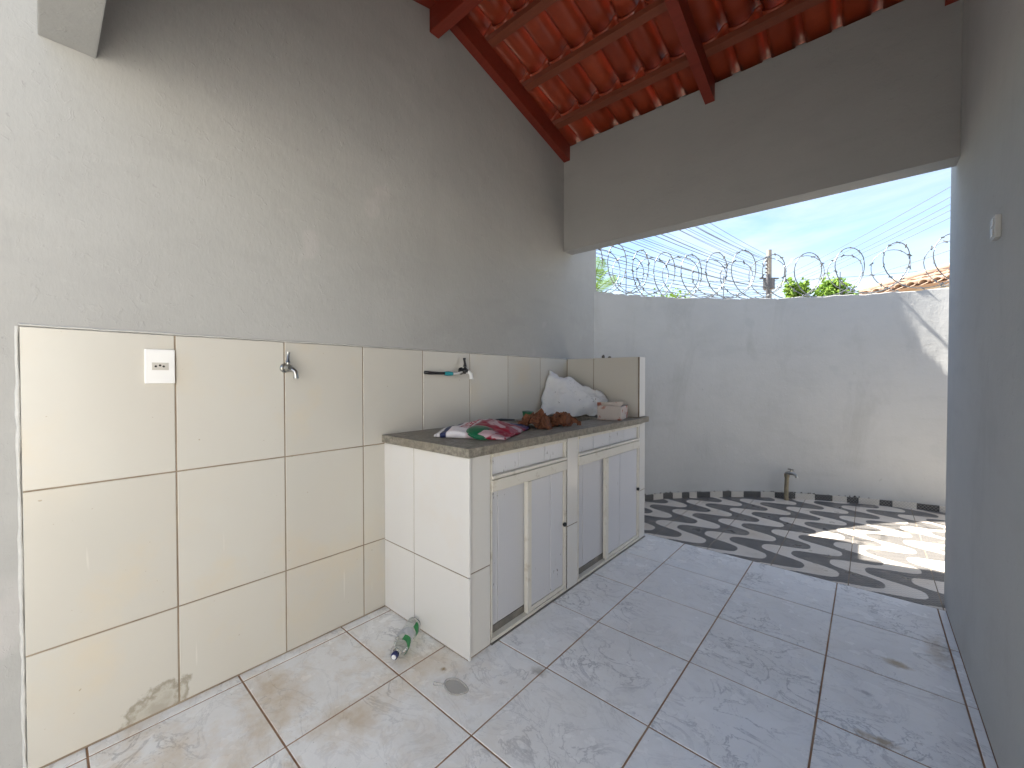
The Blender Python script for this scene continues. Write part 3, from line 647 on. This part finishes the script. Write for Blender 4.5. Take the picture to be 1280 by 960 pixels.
# printed bag lying on the slab, its own x axis runs across the print
bag = empty('printed_bag', (-1.43, 1.36, 0.80), 'crumpled red white and blue printed plastic bag at the near end of the counter', 'bag')
def bagfn(u, v):
    h = 0.010 + 0.045*math.sin(math.pi*min(1, u*1.05))**0.7*math.sin(math.pi*(0.08 + 0.84*v))**0.6
    return (u*0.34, v*0.40, h)
vs, fs = crumple(44, 48, bagfn, 0.010, 13, 2); N_ = len(vs)
vs = [Vector((v.x, v.y, max(v.z, 0.004))) for v in vs]; vs2 = [Vector((v.x, v.y, max(0.001, v.z*0.04))) for v in vs]
nx, ny = 44, 48; rim = [i for i in range(nx+1)] + [j*(nx+1)+nx for j in range(1, ny+1)] + [ny*(nx+1)+i for i in range(nx-1, -1, -1)] + [j*(nx+1) for j in range(ny-1, 0, -1)]
b = MB(); b.add(vs + vs2, fs + [tuple(N_+i for i in f[::-1]) for f in fs] + [(rim[i], rim[i-1], N_+rim[i-1], N_+rim[i]) for i in range(len(rim))], True)
bo = b.build('bag_body', M['bag'], bag, (-1.43, 1.135, 0.8235)); bo.rotation_euler = (0, 0, R(24))
bo.location = (-1.475, 1.155, 0.8235)
fc = bpy.data.curves.new('bag_lettering', 'FONT'); fc.body = 'IZEUSI'; fc.size = 0.075; fc.extrude = 0.0006; fc.materials.append(M['redink'])
src = bpy.data.objects.new('lettering_source', fc); col.objects.link(src); bpy.context.view_layer.update()
lm = bpy.data.meshes.new_from_object(src.evaluated_get(bpy.context.evaluated_depsgraph_get())); bpy.data.objects.remove(src)
from mathutils.bvhtree import BVHTree
bvh = BVHTree.FromPolygons([v.co[:] for v in bo.data.vertices], [p.vertices[:] for p in bo.data.polygons])
for v in lm.vertices:                                    # the print follows the folds of the bag
    q = Vector((0.146 - v.co.y, 0.06 + v.co.x, 0.5)); hit = bvh.ray_cast(q, Vector((0, 0, -1)))[0]
    v.co = Vector((q.x, q.y, (hit.z if hit else 0.03) + 0.0012 + (0.0006 if v.co.z > 0 else 0)))
fo = bpy.data.objects.new('bag_lettering', lm); col.objects.link(fo); fo.parent = bo
gl = empty('green_dish', (-1.28, 1.275, 0.80), 'dark green plastic dish lying on the printed bag by the counter edge', 'dish')
MB().lathe([(0,.060),(.006,.064),(.012,.058),(.020,.030),(.022,.002)], (-1.300, 1.285, 0.844), (0.30,-0.12,1), 24).build('dome', M['green'], gl)
MB().tube([Vector((-1.300,1.285,.844)) + Vector((.064*math.cos(a), .064*math.sin(a), -.019*math.cos(a)+.007*math.sin(a))) for a in [2*math.pi*i/28 for i in range(28)]], .004, 6, closed=True).build('rim', M['green'], gl)
cp = empty('green_cup', (-1.62, 2.02, 0.80), 'small bright green cup in the middle of the counter clutter', 'cup')
MB().lathe([(0,.026),(.002,.028),(.055,.036),(.058,.036),(.056,.033),(.006,.025)], (-1.600, 1.985, 0.822), (0.1,-0.05,1), 20).build('cup_wall', M['teal'] if False else M['green'], cp)
st = MB().tube([(-1.66,1.52,.834),(-1.62,1.62,.844),(-1.60,1.74,.848),(-1.585,1.84,.840)], [.007,.008,.007,.005], 8).build('black_stick', M['black']); tag(st, 'thin black stick lying behind the printed bag', 'stick')
for (cx, cy, rz, sx, sy, lab, sd_) in ((-1.36, 1.76, 0.5, 0.16, 0.20, 'rust brown crumpled paper heap on the front middle of the counter', 3), (-1.31, 1.92, -0.3, 0.13, 0.17, 'darker brown crumpled paper beside the white sack', 5)):
    def pf(u, v, sx=sx, sy=sy): return ((u-.5)*sx, (v-.5)*sy, 0.012 + 0.055*(math.sin(math.pi*u)*math.sin(math.pi*v))**0.6)
    vs, fs = crumple(30, 32, pf, 0.034, 30, sd_); vs = [Vector((v.x, v.y, max(.002, v.z))) for v in vs]
    N_ = len(vs); b = MB(); b.add(vs + [v - Vector((0,0,.0018)) for v in vs], fs + [tuple(N_+i for i in f[::-1]) for f in fs])
    o = b.build('crumpled_paper', M['leafbrown'], None, (cx, cy, 0.8225)); o.rotation_euler = (0, 0, rz); tag(o, lab, 'paper')
# white sack slumped into the corner
def sackfn(u, v):
    a = Vector((-1.690, 2.225, 0.825)).lerp(Vector((-1.345, 2.585, 0.825)), u); c_ = Vector((-1.712, 2.370, 1.145)).lerp(Vector((-1.400, 2.602, 0.975)), u)
    p = a.lerp(c_, v); bulge = 0.045*math.sin(math.pi*u)*math.sin(math.pi*(0.15+0.8*v)); return p + Vector((0.6, -0.6, 0))*bulge
vs, fs = crumple(36, 32, sackfn, 0.022, 13, 4); vs = [Vector((v.x, min(v.y, 2.606), max(v.z, .825))) for v in vs]; N_ = len(vs)
back = [Vector((min(v.x, -1.345)-0.012, min(v.y+0.010, 2.6115), max(v.z, .825))) for v in vs]; back = [Vector((max(v.x, -1.7255), v.y, v.z)) for v in back]
nx, ny = 36, 32; rim = [i for i in range(nx+1)] + [j*(nx+1)+nx for j in range(1, ny+1)] + [ny*(nx+1)+i for i in range(nx-1, -1, -1)] + [j*(nx+1) for j in range(ny-1, 0, -1)]
b = MB(); b.add(vs + back, fs + [tuple(N_+i for i in f[::-1]) for f in fs] + [(rim[i], rim[i-1], N_+rim[i-1], N_+rim[i]) for i in range(len(rim))], True)
tag(b.build('white_sack', M['sack']), 'white sack with black specks slumped in the far corner of the counter', 'sack')
cb = empty('stained_carton', (-1.30, 2.42, 0.80), 'low pale carton with reddish stains at the far end of the counter', 'carton')
b = MB(); b.box(-0.075, 0.075, -0.11, 0.11, 0.0, 0.085, 0.004); o = b.build('carton_body', M['carton'], cb, (-1.262, 2.455, 0.8225)); o.rotation_euler = (0, 0, 0.25)
b = MB().add([(-.075,-.11,.086),(.075,-.11,.086),(.095,-.12,.118),(-.068,-.135,.110),(-.075,-.11,.088),(.075,-.11,.088),(.095,-.12,.120),(-.068,-.135,.112)], [(0,1,2,3),(7,6,5,4),(0,4,5,1),(1,5,6,2),(2,6,7,3),(3,7,4,0)])
o = b.build('carton_flap', M['carton'], cb, (-1.262, 2.455, 0.8225)); o.rotation_euler = (0, 0, 0.25)
for i, (xx, hh, lab) in enumerate(((-1.445, 0.030, 'taller of two mortar crumbs on top of the counter partition'), (-1.395, 0.018, 'smaller of two mortar crumbs on top of the counter partition'))):
    vs, fs = [], []
    bmx = bmesh.new(); bmesh.ops.create_icosphere(bmx, subdivisions=2, radius=1)
    for v in bmx.verts:
        q = 1 + 0.35*mnoise.noise(v.co*2 + Vector((i*9,0,0))); vs.append((v.co.x*.011*q, v.co.y*.011*q, v.co.z*hh*.6*q + hh*.4))
    bmx.verts.index_update(); fs = [[v.index for v in f.verts] for f in bmx.faces]; bmx.free()
    tag(MB().add(vs, fs).build('mortar_lump', M['debris'], None, (xx, 2.66, 1.226)), lab, 'mortar')

# ================================================================ things on the floor
bt = empty('drink_bottle', (-1.40, 0.96, 0), 'crushed clear drink bottle with green label lying by the counter foot', 'bottle')
A = Vector((-1.352, 0.868, 0.028)); B = Vector((-1.468, 1.046, 0.034)); ax = (B-A).normalized(); Ln = (B-A).length
def bp(t): return A + ax*t
MB().lathe([(.018,.0125),(.026,.0125),(.028,.016),(.030,.0125),(.045,.016),(.065,.029),(.075,.031),(.10,.0295),(.125,.031),(.16,.030),(.185,.032),(.200,.031),(.210,.024),(.212,.004)], A, ax, 22).build('bottle_body', M['pet'], bt)
MB().lathe([(0,.010),(.001,.0135),(.010,.0140),(.0185,.0140),(.019,.0130)], A - ax*.001, ax, 18).build('cap', M['navy'], bt)
MB().lathe([(0,.009),(.0022,.009)], A - ax*.0032, ax, 14).build('cap_top', M['white'], bt)
def arc_label(t0, t1, a0, a1, r, name, mt):
    side = ax.cross(Vector((0,0,1))).normalized(); up = side.cross(ax).normalized(); vs = []; na = 14
    for t in (t0, (t0+t1)/2, t1):
        for j in range(na+1):
            a = a0 + (a1-a0)*j/na; w = 0.0012*math.sin(a*5 + t*60); vs.append(bp(t + 0.006*math.sin(a*2)) + (side*math.cos(a) + up*math.sin(a))*(r+w))
    vs += [v + (v - (A + ax*((v-A).dot(ax)))).normalized()*0.0006 for v in vs]; q = 3*(na+1); fs = []
    for i in range(2):
        for j in range(na):
            a = i*(na+1)+j; fs += [(a,a+1,a+na+2,a+na+1),(q+a,q+a+na+1,q+a+na+2,q+a+1)]
    MB().add(vs, fs, True).build(name, mt, bt)
arc_label(.052, .084, -0.9, 1.3, .0325, 'green_label', M['glabel'])
arc_label(.088, .128, 0.2, 3.0, .0330, 'silver_label', M['slabel'])
arc_label(.138, .172, -0.7, 0.9, .0330, 'green_label', M['glabel'])
sc_ = empty('plastic_scoop', (-1.09, 0.94, 0), 'flattened clear plastic scoop on the floor in front of the counter corner', 'scoop')
ring = [Vector((-1.085 + .046*math.cos(a) + .004*math.sin(3*a), 0.945 + .030*math.sin(a) + .003*math.cos(2*a), .0042)) for a in [2*math.pi*i/32 for i in range(32)]]
MB().tube(ring, .0035, 6, closed=True).build('rim', M['film'], sc_)
MB().add([v + Vector((0,0,-.0025)) for v in ring] + [v + Vector((0,0,-.0013)) for v in ring], [tuple(range(32))[::-1], tuple(range(32, 64))] + [(i,(i+1)%32,32+(i+1)%32,32+i) for i in range(32)]).build('bowl', M['film'], sc_)
MB().tube([(-1.122,.925,.004),(-1.140,.912,.004),(-1.155,.902,.0045)], [.004,.0045,.005], 8).build('handle', M['film'], sc_)
vs, fs = crumple(6, 4, lambda u, v: ((u-.5)*.026, (v-.5)*.012, .003 + .006*(u-.5)**2*4), .003, 60, 1); vs = [Vector((v.x, v.y, max(.0012, v.z))) for v in vs]
N_ = len(vs); o = MB().add(vs + [v - Vector((0,0,.0006)) for v in vs], fs + [tuple(N_+i for i in f[::-1]) for f in fs]).build('paper_scrap', M['white'], None, (-1.075, 0.455, 0.0005)); o.rotation_euler = (0,0,0.9)
tag(o, 'tiny curled white scrap on the marbled floor tiles', 'paper')

# ================================================================ razor wire on the curved wall
rz = empty('razor_wire', (-0.6, 4.45, TOP), 'coil of grey razor wire running along the top of the curved wall', 'razor wire')
b = MB(); bl = MB(); pts = []
T_end = L_[-1]; t = 0.0; ph = 0.0; s = 0.10
while s < 4.6:
    pitch = 0.245 if s < 1.6 else 0.245 + min(1, (s-1.6)/1.2)*0.09
    rad = 0.205 + 0.012*math.sin(ph*0.37) ; ds = pitch/36; s += ds; ph += 2*math.pi/36
    p, tn = at_len(s); nn = Vector((-tn.y, tn.x, 0))
    p = p + nn*(0.07 + 0.07*math.cos(ph + 0.4)) + tn*(rad*0.95*math.cos(ph)) + Vector((0,0, TOP + 0.215 + rad*math.sin(ph) + 0.02*math.sin(ph*0.21)))
    pts.append(p)
b.tube(pts, 0.0042, 5)
pts2 = []; s = 0.04; ph = 2.3
while s < 4.6:
    pitch = 0.262 if s < 1.6 else 0.262 + min(1, (s-1.6)/1.2)*0.07
    s += pitch/36; ph += 2*math.pi/36; rad = 0.192 + 0.016*math.sin(ph*0.29); p, tn = at_len(s); nn = Vector((-tn.y, tn.x, 0))
    pts2.append(p + nn*(0.09 - 0.07*math.cos(ph + 0.4)) + tn*(rad*1.0*math.cos(ph)) + Vector((0,0, TOP + 0.195 + rad*math.sin(ph))))
b.tube(pts2, 0.0035, 5); b.build('coil', M['wire'], rz); pts = pts + pts2
for i in range(2, len(pts)-2, 3):
    if (pts[i+1]-pts[i-1]).length > 0.3: continue
    d = (pts[i+1]-pts[i-1]).normalized(); u = d.orthogonal().normalized(); u.rotate(Matrix.Rotation(i*1.1, 3, d)); w = d.cross(u)
    for sgn in (1, -1):
        q = pts[i]; tip = q + u*0.017*sgn + d*0.014*sgn
        bl.add([q - d*.012 + w*.0022, q + d*.012 + w*.0022, tip, q - d*.012 - w*.0022, q + d*.012 - w*.0022], [(0,1,2),(4,3,2),(0,3,4,1),(1,4,2),(3,0,2)])
o = bl.build('blades', M['wire'], rz); o['kind'] = 'stuff'
# straining wire and its little posts
b = MB(); pl = [(lambda p: (p[0].x - p[1].y*.07, p[0].y + p[1].x*.07, TOP + 0.17))(at_len(0.1 + 4.4*i/40)) for i in range(41)]; b.tube(pl, 0.0018, 5); b.build('straining_wire', M['wire'], rz)
for s in (0.5, 1.45, 2.4, 3.3, 4.2):
    p, tn = at_len(s); nn = Vector((-tn.y, tn.x, 0)); q = p + nn*0.07
    MB().tube([(q.x,q.y,TOP-.03),(q.x,q.y,TOP+.22)], 0.004, 6).build('post', M['wire'], rz)

# ================================================================ beyond the wall
def dirpt(px, py, depth):
    """ground-truth layout aid: a point of the street at a given distance"""
    yaw = R(41.06); pt = R(0.895); f = 512.0
    F0 = Vector((-math.sin(yaw), math.cos(yaw), 0)); Rt = Vector((math.cos(yaw), math.sin(yaw), 0)); Z = Vector((0,0,1))
    F = F0*math.cos(pt) - Z*math.sin(pt); U = Z*math.cos(pt) + F0*math.sin(pt)
    return Vector((0,0,1.091)) + (F + Rt*((px-640)/f) + U*((480-py)/f))*depth
# street pole
P = dirpt(961, 372, 24.0); up = empty('utility_pole', (P.x, P.y, -0.12), 'concrete utility pole with insulators beyond the curved wall', 'utility pole')
ztop = 8.55
MB().tube([(P.x,P.y,-.12),(P.x,P.y,4),(P.x,P.y,ztop)], [.20,.17,.125], 10).build('post', M['concrete'], up)
sdir = Vector((-0.8, -0.6, 0)); adir = Vector((-0.75, -0.66, 0)).normalized()
for i in range(5):
    z_ = 7.25 + i*0.22; q = P - Vector((0.754,0.657,0))*0.19
    MB().lathe([(0,.03),(.05,.07),(.09,.04),(.13,.06),(.17,.03)], (q.x + .13*0.754, q.y + .13*0.657, z_), (-0.754,-0.657,0.0), 8).build('insulator', M['insul'], up)
MB().box(P.x-.28, P.x+.28, P.y-.22, P.y+.22, 6.25, 6.85, 0.04).build('junction_box', M['insul'], up)
MB().tube([(P.x-.42,P.y-.36,6.9),(P.x+.42,P.y+.36,6.9)], 0.05, 8).build('crossarm', M['insul'], up)
MB().tube([(P.x-.02,P.y-.16,3.6),(P.x-.02,P.y-.17,7.1)], 0.11, 8).build('cable_bundle', M['insul'], up)
def cable(a, c_, sag, r, name, label, group):
    pts = []
    for i in range(33):
        u = i/32; p = a.lerp(c_, u); pts.append(p - Vector((0,0, sag*4*u*(1-u))))
    o = MB().tube(pts, r, 5).build(name, M['cable'], up and None); tag(o, label, 'cable', group); return o
for i in range(30):     # bundle running left, over the roof
    z_ = 8.2 - 0.09*i + random.uniform(-.08,.08); a = Vector((P.x-.1, P.y-.1, z_))
    c_ = dirpt(610 - 14*(i % 3), 90 + 7.6*i + random.uniform(-7,7), 9.0)
    cable(a, c_, 0.22 + 0.06*(i % 4), random.choice((0.006,0.008,0.010,0.013)), 'overhead_cable', 'dark overhead cable fanning from the pole to the upper left', 'cables fanning left from the pole')
for i in range(7):      # service drops, lower
    a = Vector((P.x-.12, P.y-.1, 6.4 - 0.12*i)); c_ = dirpt(560, 262 + 22*i, 12.0)
    cable(a, c_, 0.5 + 0.1*(i % 3), 0.012, 'service_cable', 'thin low service cable running left behind the razor wire', 'low service cables behind the razor wire')
for i in range(6):      # bundle running right
    a = Vector((P.x+.15, P.y+.1, 6.7 - 0.20*i)); c_ = dirpt(1330, [150,166,176,190,200,262][i], 11.0)
    cable(a, c_, 0.18 + 0.05*(i % 3), 0.011, 'street_cable', 'dark overhead cable rising from the pole to the upper right', 'cables rising right from the pole')

# trees behind the wall
def tree(px, py, depth, rw, rh, label, seed, leaves=950, leaf=0.135):
    rnd_ = random.Random(seed); c_ = dirpt(px, py, depth); t = empty('tree', (c_.x, c_.y, -0.12), label, 'tree', 'small trees beyond the curved wall')
    base = Vector((c_.x, c_.y, -0.12)); b = MB()
    b.tube([base, base.lerp(c_, 0.4) + Vector((.06,.03,0)), c_ - Vector((0,0,rh*.5))], [.09,.07,.045], 8)
    tips = []
    for i in range(9):
        a = rnd_.uniform(0, 2*math.pi); e = c_ + Vector((math.cos(a)*rw*rnd_.uniform(.4,.9), math.sin(a)*rw*rnd_.uniform(.4,.9), rnd_.uniform(-.3,.8)*rh)); s0 = c_ - Vector((0,0,rh*rnd_.uniform(.4,.9)))
        b.tube([s0, s0.lerp(e,.5) + Vector((0,0,.08)), e], [.03,.02,.008], 5); tips.append(e)
    b.build('trunk', M['trunk'], t); lv = MB()
    for i in range(leaves):
        e = tips[i % len(tips)]; v = Vector((rnd_.gauss(0,1), rnd_.gauss(0,1), rnd_.gauss(0,1))); p = e + Vector((v.x*rw*.26, v.y*rw*.26, v.z*rh*.24))
        d = Vector((rnd_.gauss(0,1), rnd_.gauss(0,1), rnd_.gauss(-.3,.6))).normalized(); u = d.orthogonal().normalized(); u.rotate(Matrix.Rotation(rnd_.uniform(0,6.28), 3, d)); ls = leaf*rnd_.uniform(.6,1.25)
        nrm = d.cross(u)
        lv.add([p, p + d*ls*.45 + u*ls*.30 + nrm*ls*.06, p + d*ls, p + d*ls*.45 - u*ls*.30 + nrm*ls*.06], [(0,1,2),(0,2,3)])
    o = lv.build('crown', M['leaf'], t); o['kind'] = 'stuff'; return t
tree(992, 372, 11.0, 0.26, 0.44, 'leafy light green tree top just right of the utility pole', 3)
tree(1046, 371, 10.5, 0.36, 0.46, 'leafy light green tree top nearer the tiled roof', 8)
tree(832, 378, 13.0, 0.50, 0.40, 'faint small tree top left of the pole behind the razor wire', 11, 260, 0.12)
# palm at the left end of the wall
pc = dirpt(738, 372, 6.6); pm = empty('palm', (pc.x, pc.y, -0.12), 'green palm fronds rising at the left end of the curved wall', 'palm')
MB().tube([(pc.x,pc.y,-.12),(pc.x+.02,pc.y,1.0),(pc.x,pc.y,pc.z)], [.13,.10,.08], 9).build('trunk', M['trunk'], pm)
yaw = R(41.06); Rt = Vector((math.cos(yaw), math.sin(yaw), 0)); Fw = Vector((-math.sin(yaw), math.cos(yaw), 0))
for i, (rx, fz, up_) in enumerate(((0.46,0.05,0.86),(0.30,0.3,0.98),(0.55,-0.2,0.52),(0.12,-0.4,0.90),(-0.4,0.1,0.8),(-0.6,0.2,0.5),(0.1,0.6,0.7),(0.50,0.35,0.30))):
    b = MB(); pts = []
    for q in range(13):
        u = q/12; pts.append(pc + Rt*rx*0.66*u**1.1 + Fw*fz*u + Vector((0,0, up_*0.66*(1.25*u - 0.42*u*u))))
    b.tube(pts, [.010*(1-.8*q/12) for q in range(13)], 5)
    for q in range(2, 13):
        d = (pts[q]-pts[q-1]).normalized(); side = d.cross(Vector((.2,.3,1))).normalized()
        for sgn in (1,-1):
            for hlf in (0, .5):
                p = pts[q-1].lerp(pts[q], hlf); tip = p + (side*sgn*.8 + d*.9 + Vector((0,0,-.25))).normalized()*0.24*math.sin(math.pi*(0.15 + .75*q/13)); w = d*0.007
                b.add([p - w, p + w, tip, p.lerp(tip,.5) + Vector((0,0,.01)) + w*1.2, p.lerp(tip,.5) + Vector((0,0,.01)) - w*1.2], [(0,1,3,4),(4,3,2)])
    o = b.build('frond', M['palm'], pm)
# neighbour's house with a hipped clay-tile roof
E0 = dirpt(1078, 367.5, 8.9); E1 = dirpt(1188, 350, 7.45); ez = 2.90
E0.z = E1.z = ez; ed = (E1-E0).normalized(); inn = Vector((-ed.y, ed.x, 0)); 
if inn.y < 0: inn = -inn
nh = empty('neighbour_house', (E0.x, E0.y, -0.12), 'neighbouring house whose brown clay tile roof shows above the wall at right', 'house')
Lh = 6.0; Dh = 5.0; SLP = 0.36
def hp(u, v, z): q = E0 + ed*u + inn*v; return (q.x, q.y, z)
b = MB(); b.add([hp(.4,.4,-.12),hp(Lh-.4,.4,-.12),hp(Lh-.4,Dh-.4,-.12),hp(.4,Dh-.4,-.12),hp(.4,.4,ez),hp(Lh-.4,.4,ez),hp(Lh-.4,Dh-.4,ez),hp(.4,Dh-.4,ez)], [(0,1,5,4),(1,2,6,5),(2,3,7,6),(3,0,4,7),(4,5,6,7)])
b.build('house_walls', M['house2'], nh)
rzt = ez + SLP*Dh/2 - 0.03
b = MB(); b.add([hp(0,0,ez-.03),hp(Lh,0,ez-.03),hp(Lh,Dh,ez-.03),hp(0,Dh,ez-.03),hp(Dh/2,Dh/2,rzt),hp(Lh-Dh/2,Dh/2,rzt)], [(0,1,5,4),(1,2,5),(2,3,4,5),(3,0,4),(0,3,2,1)])
hr = b.build('roof', M['clay'], nh)
bt_ = MB(); vs = []; 
for q in range(2):
    for j in range(7):
        a = math.pi*j/6; rr = 0.085 - .012*q; vs.append((math.cos(a)*rr, q*0.46, math.sin(a)*rr*0.75 + .012*(1-q)))
vs += [(x_*.8, y_, z_ - .016) for x_, y_, z_ in vs]
fs = []
for j in range(6): fs += [(j,j+1,8+j,7+j),(14+j,21+j,22+j,15+j),(j,14+j,15+j,j+1),(7+j,8+j,22+j,21+j)]
ctm = bt_.add(vs, fs, True).mesh('roof_tile', M['clay'])
ang = math.atan2(inn.y, inn.x) - math.pi/2
cosl = math.cos(math.atan(SLP))
for i in range(16):
    u = 0.10 + i*0.205
    for j in range(7):
        v = -0.05 + j*0.40*cosl
        if v > u - 0.02 or v > Dh/2 - .2: break
        o = bpy.data.objects.new('roof_tile', ctm); _link(o, hr, hp(u, v, ez + SLP*v + 0.005 + .006*random.random())); o.rotation_euler = (math.atan(SLP)-.03, random.uniform(-.03,.03), ang + random.uniform(-.03,.03))
b = MB(); b.tube([hp(-.02,-.02,ez+.03),hp(Dh/2,Dh/2,rzt+.09)], 0.10, 10); b.build('hip_cap', M['clay'], hr)
